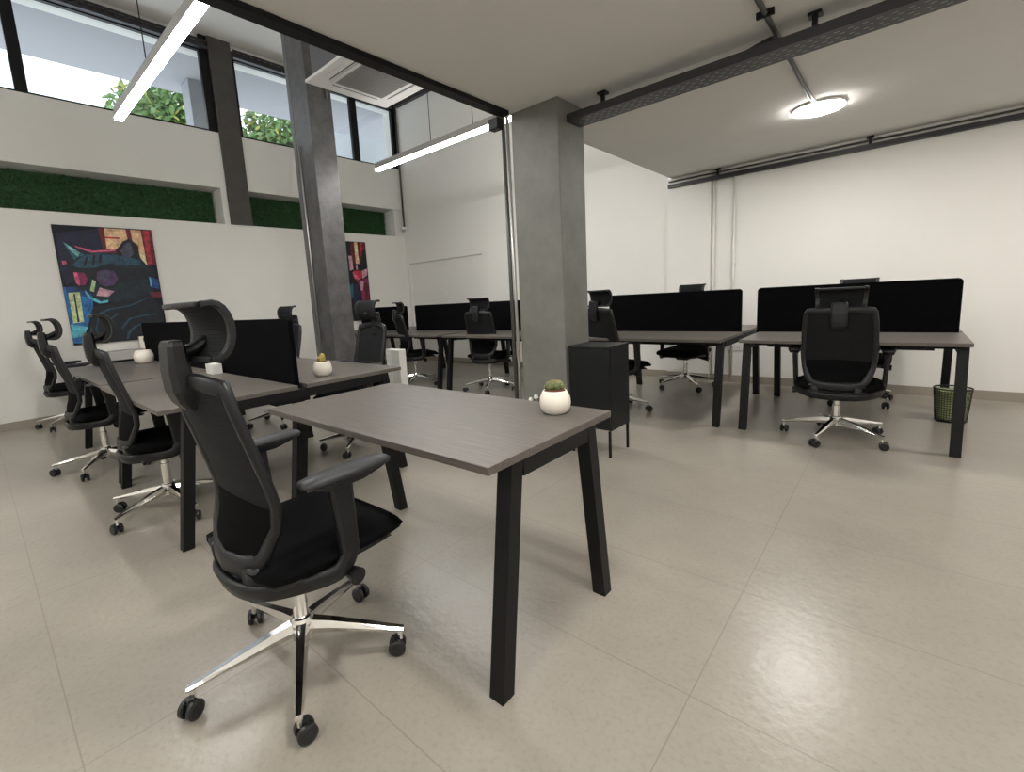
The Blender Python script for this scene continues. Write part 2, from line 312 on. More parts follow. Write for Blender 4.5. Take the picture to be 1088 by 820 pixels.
# ------------------------------------------------------------ pictures
ACOL = dict(navy_blue=(16, 22, 52), sky_blue=(34, 104, 166), deep_blue=(24, 62, 118), neon_green=(196, 214, 160), cyan=(88, 178, 200), deep_red=(104, 26, 44), orange=(240, 178, 140), yellow=(255, 225, 170), red=(170, 44, 56), pink=(206, 92, 128), teal=(36, 96, 108), pale_teal=(120, 176, 176), head_blue=(16, 34, 46), steel_blue=(34, 70, 90), head_dark=(12, 18, 30), ear_grey=(66, 66, 84), magenta=(122, 34, 78), purple=(74, 52, 92), pale_green=(164, 186, 146), pale_pink=(188, 146, 160), jacket=(10, 20, 30), jacket_line=(28, 64, 82), dark_red=(82, 20, 26))
CAT=[
('navy_blue',[(0.026, 0.933), (0.475, 0.987), (0.488, 0.816), (0.291, 0.635), (0.036, 0.501), (0.005, 0.634)]),
('sky_blue',[(-0.011, 0.488), (0.283, 0.484), (0.249, 0.319), (0.157, 0.142), (0.098, 0.007), (-0.015, 0.016)]),
('deep_blue',[(0.018, 0.488), (0.286, 0.498), (0.266, 0.401), (0.019, 0.421)]),
('neon_green',[(0.038, 0.441), (0.147, 0.445), (0.136, 0.192), (0.031, 0.184)]),
('navy_blue',[(0.084, 0.433), (0.099, 0.433), (0.094, 0.194), (0.075, 0.191)]),
('cyan',[(0.005, 0.179), (0.172, 0.142), (0.127, 0.075), (-0.011, 0.057)]),
('deep_red',[(0.436, 0.989), (1.001, 0.993), (0.996, 0.682), (0.67, 0.651), (0.542, 0.762), (0.45, 0.788)]),
('orange',[(0.495, 0.992), (0.714, 0.991), (0.723, 0.907), (0.567, 0.804), (0.488, 0.816)]),
('red',[(0.49, 0.919), (0.641, 0.918), (0.638, 0.904), (0.49, 0.904)]),
('orange',[(0.766, 0.991), (0.878, 0.987), (0.887, 0.754), (0.887, 0.681), (0.83, 0.666), (0.824, 0.854), (0.772, 0.895)]),
('yellow',[(0.835, 0.775), (0.878, 0.768), (0.89, 0.681), (0.839, 0.666)]),
('red',[(0.904, 0.986), (0.967, 0.986), (0.948, 0.696), (0.905, 0.681)]),
('pink',[(0.035, 0.706), (0.072, 0.707), (0.077, 0.68), (0.036, 0.673)]),
('pink',[(0.177, 0.834), (0.34, 0.796), (0.569, 0.811), (0.565, 0.796), (0.329, 0.777), (0.185, 0.821)]),
('teal',[(0.076, 0.864), (0.255, 0.759), (0.171, 0.681), (0.127, 0.76)]),
('pale_teal',[(0.084, 0.855), (0.216, 0.776), (0.191, 0.742), (0.146, 0.778)]),
('head_blue',[(0.094, 0.674), (0.182, 0.735), (0.272, 0.763), (0.401, 0.784), (0.595, 0.777), (0.827, 0.738), (0.938, 0.623), (0.903, 0.4), (0.599, 0.306), (0.425, 0.355), (0.315, 0.372), (0.248, 0.429), (0.107, 0.487)]),
('steel_blue',[(0.255, 0.756), (0.399, 0.775), (0.478, 0.768), (0.478, 0.691), (0.341, 0.649), (0.186, 0.648), (0.124, 0.674)]),
('head_dark',[(0.267, 0.743), (0.296, 0.746), (0.252, 0.668), (0.229, 0.668)]),
('head_dark',[(0.34, 0.758), (0.368, 0.761), (0.334, 0.676), (0.312, 0.673)]),
('head_dark',[(0.405, 0.766), (0.429, 0.767), (0.407, 0.697), (0.381, 0.69)]),
('head_dark',[(0.582, 0.798), (0.664, 0.884), (0.741, 0.911), (0.812, 0.856), (0.826, 0.731), (0.682, 0.711), (0.573, 0.751)]),
('ear_grey',[(0.624, 0.799), (0.698, 0.871), (0.743, 0.88), (0.766, 0.781), (0.704, 0.734), (0.641, 0.757)]),
('head_dark',[(0.098, 0.654), (0.293, 0.646), (0.474, 0.67), (0.636, 0.65), (0.969, 0.637), (0.962, 0.556), (0.647, 0.536), (0.539, 0.509), (0.432, 0.468), (0.357, 0.497), (0.287, 0.539), (0.229, 0.485), (0.137, 0.486), (0.094, 0.567)]),
('magenta',[(0.122, 0.614), (0.224, 0.607), (0.246, 0.553), (0.218, 0.505), (0.147, 0.497), (0.118, 0.554)]),
('pink',[(0.121, 0.61), (0.155, 0.607), (0.167, 0.54), (0.158, 0.499), (0.129, 0.52)]),
('purple',[(0.33, 0.559), (0.353, 0.614), (0.434, 0.635), (0.521, 0.622), (0.55, 0.558), (0.505, 0.502), (0.419, 0.485), (0.352, 0.511)]),
('ear_grey',[(0.364, 0.566), (0.383, 0.607), (0.439, 0.619), (0.454, 0.573), (0.411, 0.524), (0.372, 0.531)]),
('pale_green',[(0.289, 0.55), (0.32, 0.532), (0.285, 0.443), (0.246, 0.454)]),
('pale_pink',[(0.346, 0.48), (0.49, 0.445), (0.417, 0.398), (0.3, 0.412)]),
('cyan',[(0.2, 0.461), (0.25, 0.402), (0.337, 0.36), (0.412, 0.372), (0.407, 0.35), (0.317, 0.342), (0.224, 0.386), (0.196, 0.437)]),
('steel_blue',[(0.478, 0.768), (0.592, 0.763), (0.824, 0.724), (0.815, 0.68), (0.608, 0.679), (0.478, 0.691)]),
('jacket',[(0.249, 0.319), (0.421, 0.334), (0.611, 0.364), (0.851, 0.416), (0.955, 0.293), (0.979, 0.17), (0.95, -0.015), (0.113, 0.009), (0.112, 0.076), (0.199, 0.196)]),
('jacket_line',[(0.292, 0.261), (0.413, 0.299), (0.62, 0.32), (0.845, 0.387), (0.843, 0.375), (0.625, 0.305), (0.418, 0.284), (0.302, 0.247)]),
('jacket_line',[(0.292, 0.261), (0.308, 0.261), (0.251, 0.123), (0.267, 0.023), (0.242, 0.022), (0.229, 0.124)]),
('jacket_line',[(0.494, 0.123), (0.596, 0.204), (0.759, 0.226), (0.906, 0.235), (0.904, 0.223), (0.756, 0.212), (0.61, 0.189), (0.507, 0.107)]),
('jacket_line',[(0.33, 0.132), (0.377, 0.201), (0.487, 0.253), (0.493, 0.244), (0.39, 0.186), (0.346, 0.117), (0.341, 0.031), (0.322, 0.03)]),
('steel_blue',[(0.552, 0.075), (0.633, 0.129), (0.744, 0.153), (0.745, 0.141), (0.647, 0.113), (0.575, 0.059), (0.557, 0.016), (0.533, 0.015)]),
('jacket_line',[(0.188, 0.141), (0.206, 0.139), (0.175, 0.043), (0.146, 0.031)]),
('deep_blue',[(0.884, 0.578), (0.991, 0.545), (0.985, 0.458), (0.881, 0.475)]),
('cyan',[(0.889, 0.567), (0.906, 0.564), (0.905, 0.486), (0.887, 0.487)]),
('deep_red',[(0.872, 0.431), (0.992, 0.428), (1.001, 0.383), (0.88, 0.378)]),
]
CAT2=[
('dark_red',[(0.677, 0.991), (0.997, 0.995), (0.977, 0.724), (0.655, 0.721)]),
('orange',[(0.755, 0.994), (0.823, 0.995), (0.832, 0.723), (0.758, 0.722)]),
('yellow',[(0.782, 0.952), (0.806, 0.953), (0.809, 0.766), (0.784, 0.766)]),
('red',[(0.877, 0.995), (0.934, 0.993), (0.946, 0.841), (0.881, 0.825)]),
('head_dark',[(0.921, 0.913), (0.995, 0.827), (0.975, 0.71), (0.844, 0.679)]),
('pale_pink',[(0.612, 0.82), (0.684, 0.821), (0.692, 0.65), (0.617, 0.635)]),
('pale_pink',[(0.874, 0.636), (0.988, 0.665), (0.979, 0.577), (0.87, 0.533)]),
('pale_pink',[(0.748, 0.693), (0.775, 0.708), (0.79, 0.65), (0.752, 0.643)]),
('red',[(0.689, 0.635), (0.874, 0.636), (0.872, 0.548), (0.741, 0.505), (0.689, 0.563)]),
('pink',[(0.663, 0.621), (0.731, 0.592), (0.817, 0.519), (0.697, 0.534)]),
('magenta',[(0.741, 0.505), (0.987, 0.547), (0.964, 0.174), (0.836, 0.178), (0.796, 0.387)]),
('pale_pink',[(0.8, 0.49), (0.89, 0.503), (0.846, 0.386), (0.808, 0.387)]),
('dark_red',[(0.885, 0.474), (0.974, 0.473), (0.956, 0.204), (0.889, 0.192)]),
('teal',[(0.561, 0.449), (0.65, 0.477), (0.645, 0.302), (0.58, 0.275)]),
('navy_blue',[(0.646, 0.448), (0.761, 0.475), (0.801, 0.195), (0.626, 0.186)]),
]

def picture(y0, y1, z0, z1, shapes, base, label):
    t = thing('canvas_picture', label, 'picture', (XL, (y0+y1)/2, z0)); h = (y1-y0)/2; H = z1-z0
    obj('canvas', B(.001, .028, -h, h, 0, H), mat(base+'_canvas', s2l(*ACOL[base]), .7, var=.3, vscale=6), t)
    names = sorted({c for c, _ in shapes}); mats = [mat('print_'+c, s2l(*ACOL[c]), .55, var=.55, vscale=16) for c in names]
    bm = bmesh.new()
    for i, (c, pts) in enumerate(shapes):
        x = .0285+i*.00012
        vs = [bm.verts.new((x, -h+min(max(u, .002), .998)*2*h, min(max(v, .002), .998)*H)) for u, v in pts]
        try: f = bm.faces.new(vs); f.material_index = names.index(c)
        except ValueError: pass
    bmesh.ops.triangulate(bm, faces=bm.faces[:])
    obj('print', bm, mats, t)
picture(.84, 1.84, .92, 2.375, CAT, 'head_dark', 'tall canvas of a cat in goggles and jacket in blue neon on the white wall')
picture(4.21, 5.21, .92, 2.375, CAT2, 'head_dark', 'red and orange canvas half hidden behind the dark column')

# ------------------------------------------------------------ desks
LEGW = .055
def end_frame(bm, x, y0, y1, z1, inset=.09):
    """A-frame at one desk end; feet at y0/y1 and a bar under the top"""
    w = LEGW
    for s, yf in ((1, y0), (-1, y1)):
        yt = yf+s*inset
        prism(bm, [(x-w/2, yf, 0), (x+w/2, yf, 0), (x+w/2, yf+s*.05, 0), (x-w/2, yf+s*.05, 0)][::s], [(x-w/2, yt, z1), (x+w/2, yt, z1), (x+w/2, yt+s*.055, z1), (x-w/2, yt+s*.055, z1)][::s])
def leg_mesh(x, yf, s, z1, inset=.09):
    bm = bmesh.new(); w = LEGW; yt = yf+s*inset
    prism(bm, [(x-w/2, yf, 0), (x+w/2, yf, 0), (x+w/2, yf+s*.055, 0), (x-w/2, yf+s*.055, 0)][::s], [(x-w/2, yt, z1), (x+w/2, yt, z1), (x+w/2, yt+s*.055, z1), (x-w/2, yt+s*.055, z1)][::s])
    return bm
def desk(name, label, x0, x1, y0, y1, double, screen=None, group=None, legx=None):
    cx, cy = (x0+x1)/2, (y0+y1)/2; h = (x1-x0)/2; d = (y1-y0)/2
    t = thing(name, label, 'desk', (cx, cy, 0), group=group); zt = .75; th = .025
    if double:
        obj('tabletop', B(-h, h, -d, -.03, zt-th, zt), WOOD, t, bevel=.002)
        obj('tabletop', B(-h, h, .03, d, zt-th, zt), WOOD, t, bevel=.002)
        obj('cable_tray', B(-h+.15, h-.15, -.11, .11, zt-.13, zt-.10), BLKM, t)
        for xx in (-h+.2, h-.2): obj('cross_beam', B(xx-.02, xx+.02, -d+.12, d-.12, zt-th-.04, zt-th), BLKM, t)
    else:
        obj('tabletop', B(-h, h, -d, d, zt-th, zt), WOOD, t, bevel=.002)
    lx = legx or (-h+.035, h-.035)
    for x in lx:
        for yf, s in ((-d+.01, 1), (d-.01, -1)): obj('leg', leg_mesh(x, yf, s, zt-th, .1), BLKM, t, bevel=.002)
        obj('end_bar', B(x-LEGW/2, x+LEGW/2, -d+.165, d-.165, zt-th-.055, zt-th), BLKM, t)
    for yy in ((-d+.28, d-.28)): obj('frame_rail', B(lx[0]+LEGW/2, lx[1]-LEGW/2, yy-.02, yy+.02, zt-th-.045, zt-th-.005), BLKM, t)
    if screen:
        a, b, yy = screen; bm = bmesh.new(); n = 6; r = .03; z0, z1 = .70, 1.15; pts = [(a, z0), (b, z0)]
        for k in range(n+1): th_ = math.pi/2*k/n; pts.append((b-r+r*math.cos(th_), z1-r+r*math.sin(th_)))
        for k in range(n+1): th_ = math.pi/2*(1+k/n); pts.append((a+r+r*math.cos(th_), z1-r+r*math.sin(th_)))
        prism(bm, [(x-cx, yy-cy-.014, z) for x, z in pts], [(x-cx, yy-cy+.014, z) for x, z in pts])
        obj('privacy_screen', bm, SCREENF, t)
    return t
desk('desk', 'single grey wood desk with slanted black legs in the foreground', -2.2, -.815, .875, 1.585, False)
G = 'double benches with black screens'
desk('bench_desk', 'double bench at the left whose right end carries a white cactus pot', -4.17, -2.69, .55, 2.03, True, (-4.13, -2.76, 1.29), G)
desk('bench_desk', 'double bench at the far left, below the cat picture', -6.25, -4.22, .56, 2.04, True, (-6.25, -4.27, 1.28), G, legx=(-.55, .96))
desk('bench_desk', 'double bench at the right with its screen behind a chair seen from the back', -.98, .345, 4.12, 5.62, True, (-1.0, .32, 4.84), G)
desk('bench_desk', 'double bench right of the concrete column, just left of the rightmost bench', -2.5, -1.11, 4.09, 5.62, True, (-2.48, -1.13, 4.84), G)
desk('bench_desk', 'double bench at the back, just left of the concrete column', -4.5, -3.08, 4.09, 5.62, True, (-4.47, -3.1, 4.84), G)
desk('bench_desk', 'double bench at the back between the dark column and the corner', -6.02, -4.62, 4.09, 5.62, True, (-5.9, -4.55, 4.84), G)
desk('bench_desk', 'double bench in the far back left corner, mostly behind the dark column', -7.55, -6.1, 4.09, 5.62, True, (-7.45, -6.12, 4.84), G)

# ------------------------------------------------------------ office chair
def pad_mesh(w, y0, y1, z0, z1, front_drop=.025, seg=10):
    """rounded cushion"""
    bm = bmesh.new(); nx, ny = seg, seg; top = []; bot = []
    cy = (y0+y1)/2; hy = (y1-y0)/2
    for j in range(ny+1):
        rt = []; rb = []
        for i in range(nx+1):
            u = -1+2*i/nx; v = -1+2*j/ny
            # squircle mapping
            x = u*math.sqrt(1-.22*v*v*v*v); y = v*math.sqrt(1-.18*u*u*u*u)
            e = max(abs(u), abs(v)); rnd = (1-e**6)
            z = z0+(z1-z0)*(.45+.55*rnd)-.008*(1-u*u)*(1-v*v)
            if v > .4: z -= front_drop*((v-.4)/.6)**2
            rt.append(bm.verts.new((x*w, cy+y*hy, z)))
            rb.append(bm.verts.new((x*w*.96, cy+y*hy*.96, z0-(front_drop*.6*((v-.4)/.6)**2 if v > .4 else 0))))
        top.append(rt); bot.append(rb)
    for j in range(ny):
        for i in range(nx):
            bm.faces.new((top[j][i], top[j][i+1], top[j+1][i+1], top[j+1][i])); bm.faces.new((bot[j][i], bot[j+1][i], bot[j+1][i+1], bot[j][i+1]))
    for i in range(nx):
        bm.faces.new((top[0][i], bot[0][i], bot[0][i+1], top[0][i+1])); bm.faces.new((top[ny][i], top[ny][i+1], bot[ny][i+1], bot[ny][i]))
    for j in range(ny):
        bm.faces.new((top[j][0], top[j+1][0], bot[j+1][0], bot[j][0])); bm.faces.new((top[j][nx], bot[j][nx], bot[j+1][nx], top[j+1][nx]))
    return bm
PROF = [(.455, -.185), (.52, -.165), (.60, -.138), (.66, -.136), (.74, -.152), (.85, -.182), (.94, -.206), (1.03, -.218)]
WID = [(.455, .140), (.48, .165), (.53, .192), (.62, .214), (.72, .220), (.85, .216), (.95, .210), (1.0, .205), (1.03, .190)]
def by(z): return lerp_tab(PROF, z)
def bw(z): return lerp_tab(WID, z)
def make_chair(base_phase=0):
    t = thing('office_chair', 'x', 'chair')
    # base
    bm = bmesh.new(); lathe(bm, [(.030, .095), (.040, .10), (.042, .15), (.034, .168), (.029, .172)], seg=20); obj('hub', bm, CHROME, t, smooth=False)
    bm = bmesh.new(); lathe(bm, [(.025, .165), (.025, .30), (.02, .302), (.02, .39)], seg=18); obj('gas_lift', bm, CHROME, t, smooth=False)
    for k in range(5):
        a = base_phase+k*2*math.pi/5; ca, sa = math.cos(a), math.sin(a); sd = Vector((-sa, ca, 0)); D = Vector((ca, sa, 0))
        bm = bmesh.new(); prev = None
        secs = [(.030, .026, .108, .158), (.10, .022, .106, .148), (.20, .018, .098, .128), (.30, .015, .088, .106), (.345, .012, .084, .098)]
        rings = []
        for r, hw, zl, zh in secs:
            c = D*r; rings.append([bm.verts.new(c+sd*x+Vector((0, 0, z))) for x, z in ((-hw*.6, zl), (hw*.6, zl), (hw, (zl+zh)/2), (hw*.6, zh), (-hw*.6, zh), (-hw, (zl+zh)/2))])
        for i in range(len(rings)-1):
            for q in range(6): bm.faces.new((rings[i][q], rings[i][(q+1) % 6], rings[i+1][(q+1) % 6], rings[i+1][q]))
        bm.faces.new(rings[0][::-1]); bm.faces.new(rings[-1])
        c = D*.33; tube(bm, [c+Vector((0, 0, .052)), c+Vector((0, 0, .09))], .009, seg=8)
        leg = obj('base_leg', bm, CHROME, t, smooth=False)
        # castor: two wheels on a slanted axle under a hood
        ca2 = a+.9+k*1.3; ax = Vector((math.cos(ca2), math.sin(ca2), 0)); bm = bmesh.new(); c = D*.33-Vector((-math.sin(ca2), math.cos(ca2), 0))*.012+Vector((0, 0, .029))
        for s in (-1, 1):
            tube(bm, [c+ax*s*.008, c+ax*s*.011, c+ax*s*.022, c+ax*s*.026], [.024, .029, .029, .022], seg=18)
        tube(bm, [c-ax*.02, c+ax*.02], .008, seg=8)
        tube(bm, [c+Vector((0, 0, .004)), c+Vector((0, 0, .032))], [.013, .010], seg=8)
        obj('castor', bm, RUBBER, leg)
    # seat
    obj('seat', pad_mesh(.262, -.20, .31, .445, .505, .02), SEATF, t, smooth=True)
    bm = pad_mesh(.24, -.18, .27, .418, .448, .02); obj('seat_shell', bm, FRAME, t, smooth=True)
    bm = bmesh.new(); box(bm, -.075, .075, -.10, .12, .36, .42); o = obj('tilt_mechanism', bm, FRAME, t, bevel=.02)
    for s in (-1, 1):
        bm = bmesh.new(); tube(bm, [(s*.05, .05, .405), (s*.19, .055, .392), (s*.24, .057, .388), (s*.285, .060, .384)], [.009, .012, .019, .027], seg=16)
        tube(bm, [(s*.2849, .060, .384), (s*.2865, .060, .384)], .017, seg=12)
        obj('adjustment_lever', bm, FRAME, t, smooth=False)
    # yoke hoop carrying the arms and back
    path = smoothpath([(.268, .055, .50), (.268, .045, .455), (.258, .01, .415), (.225, -.07, .408), (.15, -.165, .402), (.06, -.200, .400), (-.06, -.200, .400), (-.15, -.165, .402), (-.225, -.07, .408), (-.258, .01, .415), (-.268, .045, .455), (-.268, .055, .50)], 4)
    bm = bmesh.new(); rings = []
    n = len(path)
    for i, p in enumerate(path):
        tt = (path[min(i+1, n-1)]-path[max(i-1, 0)]).normalized(); out = Vector((p.x, (p.y-.1)*1.0, -.10)).normalized(); out = (out-tt*out.dot(tt)).normalized(); sd = tt.cross(out)
        rings.append([bm.verts.new(p+out*a*.013+sd*b*.031) for a, b in ((-1, -.8), (0, -1), (1, -.7), (1, .7), (0, 1), (-1, .8))])
    for i in range(n-1):
        for q in range(6): bm.faces.new((rings[i][q], rings[i][(q+1) % 6], rings[i+1][(q+1) % 6], rings[i+1][q]))
    bm.faces.new(rings[0][::-1]); bm.faces.new(rings[-1])
    box(bm, -.045, .045, -.195, -.05, .388, .412)
    obj('yoke', bm, FRAME, t, smooth=True)
    for s in (-1, 1):
        bm = bmesh.new(); band(bm, smoothpath([(s*.268, .052, .48), (s*.272, .045, .56), (s*.276, .035, .64), (s*.278, .03, .695)], 3), .026, [.058]*9+[.062], up=(0, 1, 0)) if False else None
        pts = smoothpath([(s*.268, .050, .47), (s*.272, .045, .56), (s*.276, .038, .64), (s*.278, .034, .70)], 3)
        rings = []
        for i, p in enumerate(pts):
            f = i/(len(pts)-1); hx = .015; hy = .030+.010*f
            rings.append([bm.verts.new(p+Vector((x*hx, y*hy, 0))) for x, y in ((-1, -.7), (-.6, -1), (.6, -1), (1, -.7), (1, .7), (.6, 1), (-.6, 1), (-1, .7))])
        for i in range(len(pts)-1):
            for q in range(8): bm.faces.new((rings[i][q], rings[i][(q+1) % 8], rings[i+1][(q+1) % 8], rings[i+1][q]))
        bm.faces.new(rings[0][::-1]); bm.faces.new(rings[-1])
        prism(bm, [(s*.278-.03, -.02, .69), (s*.278+.03, -.02, .69), (s*.278+.03, .10, .69), (s*.278-.03, .10, .69)], [(s*.278-.036, -.06, .712), (s*.278+.036, -.06, .712), (s*.278+.036, .18, .712), (s*.278-.036, .18, .712)])
        up_ = obj('armrest', bm, FRAME, t, smooth=False, bevel=.004)
        bm = bmesh.new(); rings = []
        for y, hw, z0, z1 in ((-.085, .022, .716, .728), (-.075, .034, .710, .733), (-.03, .041, .708, .737), (.08, .043, .708, .737), (.16, .042, .709, .737), (.195, .036, .713, .735), (.205, .024, .718, .731)):
            rings.append([bm.verts.new((s*.278+x*hw, y, z)) for x, z in ((-1, (z0+z1)/2), (-.85, z0+.003), (0, z0), (.85, z0+.003), (1, (z0+z1)/2), (.85, z1-.003), (0, z1), (-.85, z1-.003))])
        for i in range(len(rings)-1):
            for q in range(8): bm.faces.new((rings[i][q], rings[i][(q+1) % 8], rings[i+1][(q+1) % 8], rings[i+1][q]))
        bm.faces.new(rings[0][::-1]); bm.faces.new(rings[-1])
        obj('arm_pad', bm, ARMP, up_, smooth=True)
    # backrest fabric
    bm = bmesh.new(); nz, nx = 22, 10; front = []; back = []
    for j in range(nz+1):
        z = .465+(1.032-.465)*j/nz; rf = []; rb = []
        for i in range(nx+1):
            u = -1+2*i/nx; x = u*(bw(z)-.012); y = by(z)+.028*(u*u-.55)
            rf.append(bm.verts.new((x, y+.004, z))); rb.append(bm.verts.new((x, y-.004, z)))
        front.append(rf); back.append(rb)
    for j in range(nz):
        for i in range(nx):
            bm.faces.new((front[j][i], front[j][i+1], front[j+1][i+1], front[j+1][i])); bm.faces.new((back[j][i], back[j+1][i], back[j+1][i+1], back[j][i+1]))
    br = obj('backrest', bm, MESH, t, smooth=True)
    # lumbar pad (lower third, closed fabric)
    bm = bmesh.new(); front = []; back = []
    for j in range(9):
        z = .49+(.665-.49)*j/8; rf = []; rb = []
        for i in range(nx+1):
            u = -1+2*i/nx; x = u*(bw(z)-.02); y = by(z)+.028*(u*u-.55); e = .006+.012*math.sin(math.pi*j/8)*(1-u**4)
            rf.append(bm.verts.new((x, y+e*.8, z-.015*u*u))); rb.append(bm.verts.new((x, y-e, z-.015*u*u)))
        front.append(rf); back.append(rb)
    for j in range(8):
        for i in range(nx):
            bm.faces.new((front[j][i], front[j][i+1], front[j+1][i+1], front[j+1][i])); bm.faces.new((back[j][i], back[j+1][i], back[j+1][i+1], back[j][i+1]))
    obj('lumbar_pad', bm, SEATF, br, smooth=True)
    # frame round the back
    zs = [.47, .50, .54, .60, .66, .72, .80, .88, .95, 1.005, 1.030]
    loop = [(-bw(z), z) for z in zs[::-1]]
    loop = loop+[(-.10, .452), (0, .447), (.10, .452)]+[(bw(z), z) for z in zs]+[(.10, 1.043), (0, 1.045), (-.10, 1.043)]
    bm = bmesh.new(); rings = []; n = len(loop)
    for i, (x, z) in enumerate(loop):
        (xa, za), (xb, zb_) = loop[i-1], loop[(i+1) % n]; tx, tz = xb-xa, zb_-za; l = math.hypot(tx, tz); nx_, nz_ = -tz/l, tx/l
        if nx_*x+nz_*(z-.74) > 0: nx_, nz_ = -nx_, -nz_      # inward
        y = by(z)+.028*((x/max(bw(z), .01))**2-.55); wd = .030 if z > .60 else .030+.028*(.60-z)/.15
        if z > 1.02: wd = .045
        rings.append([bm.verts.new((x+nx_*a, y+b, z+nz_*a)) for a, b in ((0, .012), (-.006, 0), (0, -.013), (wd*.7, -.013), (wd, -.004), (wd, .004), (wd*.7, .012))])
    for i in range(n):
        q = rings[(i+1) % n]
        for k in range(7): bm.faces.new((rings[i][k], rings[i][(k+1) % 7], q[(k+1) % 7], q[k]))
    # feet joining the yoke
    for s in (-1, 1): prism(bm, [(s*.11, -.170, .480), (s*.165, -.165, .488), (s*.165, -.192, .488), (s*.11, -.200, .480)], [(s*.09, -.170, .400), (s*.16, -.13, .402), (s*.16, -.16, .402), (s*.09, -.200, .400)])
    obj('back_frame', bm, FRAME, t, smooth=True)
    # headrest post and bracket
    bm = bmesh.new()
    secs = [(.945, -.228, .036, .016), (.970, -.240, .044, .024), (1.00, -.247, .048, .028), (1.06, -.252, .048, .027), (1.125, -.252, .046, .022), (1.14, -.250, .042, .018)]
    rings = []
    for z, y, hw, hd in secs: rings.append([bm.verts.new((x*hw, y+q*hd, z)) for x, q in ((-1, -.5), (-.8, -1), (.8, -1), (1, -.5), (1, .6), (.8, 1), (-.8, 1), (-1, .6))])
    for i in range(len(rings)-1):
        for q in range(8): bm.faces.new((rings[i][q], rings[i][(q+1) % 8], rings[i+1][(q+1) % 8], rings[i+1][q]))
    bm.faces.new(rings[0][::-1]); bm.faces.new(rings[-1])
    tube(bm, [(0, -.245, 1.10), (0, -.205, 1.11), (0, -.155, 1.14)], [.022, .018, .014], seg=12, sx=1.3)
    post = obj('headrest_post', bm, FRAME, t, smooth=False, bevel=.004)
    # headrest: shell with rolled profile, open to the rear
    prof = []
    for k in range(13):
        a = math.radians(104-200*k/12); prof.append((-.198+.044*math.cos(a)+(.0 if math.cos(a) > 0 else .05*math.cos(a)), 1.160+.074*math.sin(a)))
    bm = bmesh.new(); nx = 10; outer = []; inner = []
    for k, (y, z) in enumerate(prof):
        fk = k/12; hw = .143*(1-.10*fk-.05*abs(2*fk-1)**3); ro = []; ri = []
        a = math.radians(104-200*fk); th = .012
        for i in range(nx+1):
            u = -1+2*i/nx; yy = y+.014*(u*u)-.008
            ro.append(bm.verts.new((u*hw, yy+math.cos(a)*th*.5, z+math.sin(a)*th*.5))); ri.append(bm.verts.new((u*hw, yy-math.cos(a)*th*.5, z-math.sin(a)*th*.5)))
        outer.append(ro); inner.append(ri)
    for k in range(12):
        for i in range(nx):
            bm.faces.new((outer[k][i], outer[k][i+1], outer[k+1][i+1], outer[k+1][i])); bm.faces.new((inner[k][i], inner[k+1][i], inner[k+1][i+1], inner[k][i+1]))
    for i in range(nx):
        bm.faces.new((outer[0][i], inner[0][i], inner[0][i+1], outer[0][i+1])); bm.faces.new((outer[12][i], outer[12][i+1], inner[12][i+1], inner[12][i]))
    for i in (0, nx):
        for k in range(12): bm.faces.new((outer[k][i], outer[k+1][i], inner[k+1][i], inner[k][i]))
    hr = obj('headrest', bm, MESH, t, smooth=True)
    bm = bmesh.new()
    for i, s in ((0, -1), (nx, 1)):
        pts = []
        for k, (y, z) in enumerate(prof):
            fk = k/12; hw = .143*(1-.10*fk-.05*abs(2*fk-1)**3); pts.append((s*hw, y+.006, z))
        band(bm, pts, .017, .026, up=(1, 0, 0))
    for y, z, f in ((*prof[0], 0), (*prof[-1], 1)):
        band(bm, [(-.128, y+.006, z), (-.06, y-.003, z), (0, y-.006, z), (.06, y-.003, z), (.128, y+.006, z)], .022, .014, up=(0, 0, 1))
    obj('headrest_rim', bm, FRAME, hr, smooth=False, bevel=.003)
    return t
def copy_tree(o, parent=None):
    c = o.copy(); C.objects.link(c); c.parent = parent
    for ch in list(o.children):
        if ch.name.startswith('__'): continue
        copy_tree(ch, c)
    return c
proto = make_chair(0)
# x, y, heading (degrees, 0 = faces the back wall), base phase in world degrees, label
chairs = [
 (-1.485, .61, 2, 187, 'black mesh chair with chrome base pulled up to the single desk in the foreground'),
 (-3.41, .69, -3, 8, 'black mesh chair directly behind the foreground chair, at the near side of the left bench'),
 (-4.87, .61, 0, 253, 'second black mesh chair from the left edge, at the far left bench'),
 (-7.28, .68, 4, 246, 'farthest left black mesh chair, close to the white wall below the cat picture'),
 (-3.45, 2.12, 178, 20, 'black mesh chair with tall rolled headrest in front of the dark column'),
 (-4.95, 2.12, 182, 262, 'black mesh chair hidden behind the screen of the far left bench, its headrest just showing'),
 (-4.03, 4.48, 8, 230, 'black mesh chair just left of the concrete column, at the back bench'),
 (-5.32, 4.28, -20, 300, 'black mesh chair turned sideways at the back bench between the two columns'),
 (-2.16, 4.28, -20, 300, 'black mesh chair partly hidden behind the black cabinet'),
 (-.335, 4.26, 2, 256, 'black mesh chair seen from behind at the near side of the rightmost bench'),
 (-1.92, 5.66, 176, 240, 'black mesh chair facing us behind the bench right of the black cabinet'),
 (-.33, 5.62, 180, 322, 'black mesh chair beyond the screen of the rightmost bench, facing us'),
]
LIFT = {9: (-.045, -.060), 11: (-.03, -.03), 10: (-.02, 0), 6: (0, -.03), 7: (0, -.025), 8: (0, -.025)}      # seat height, headrest height
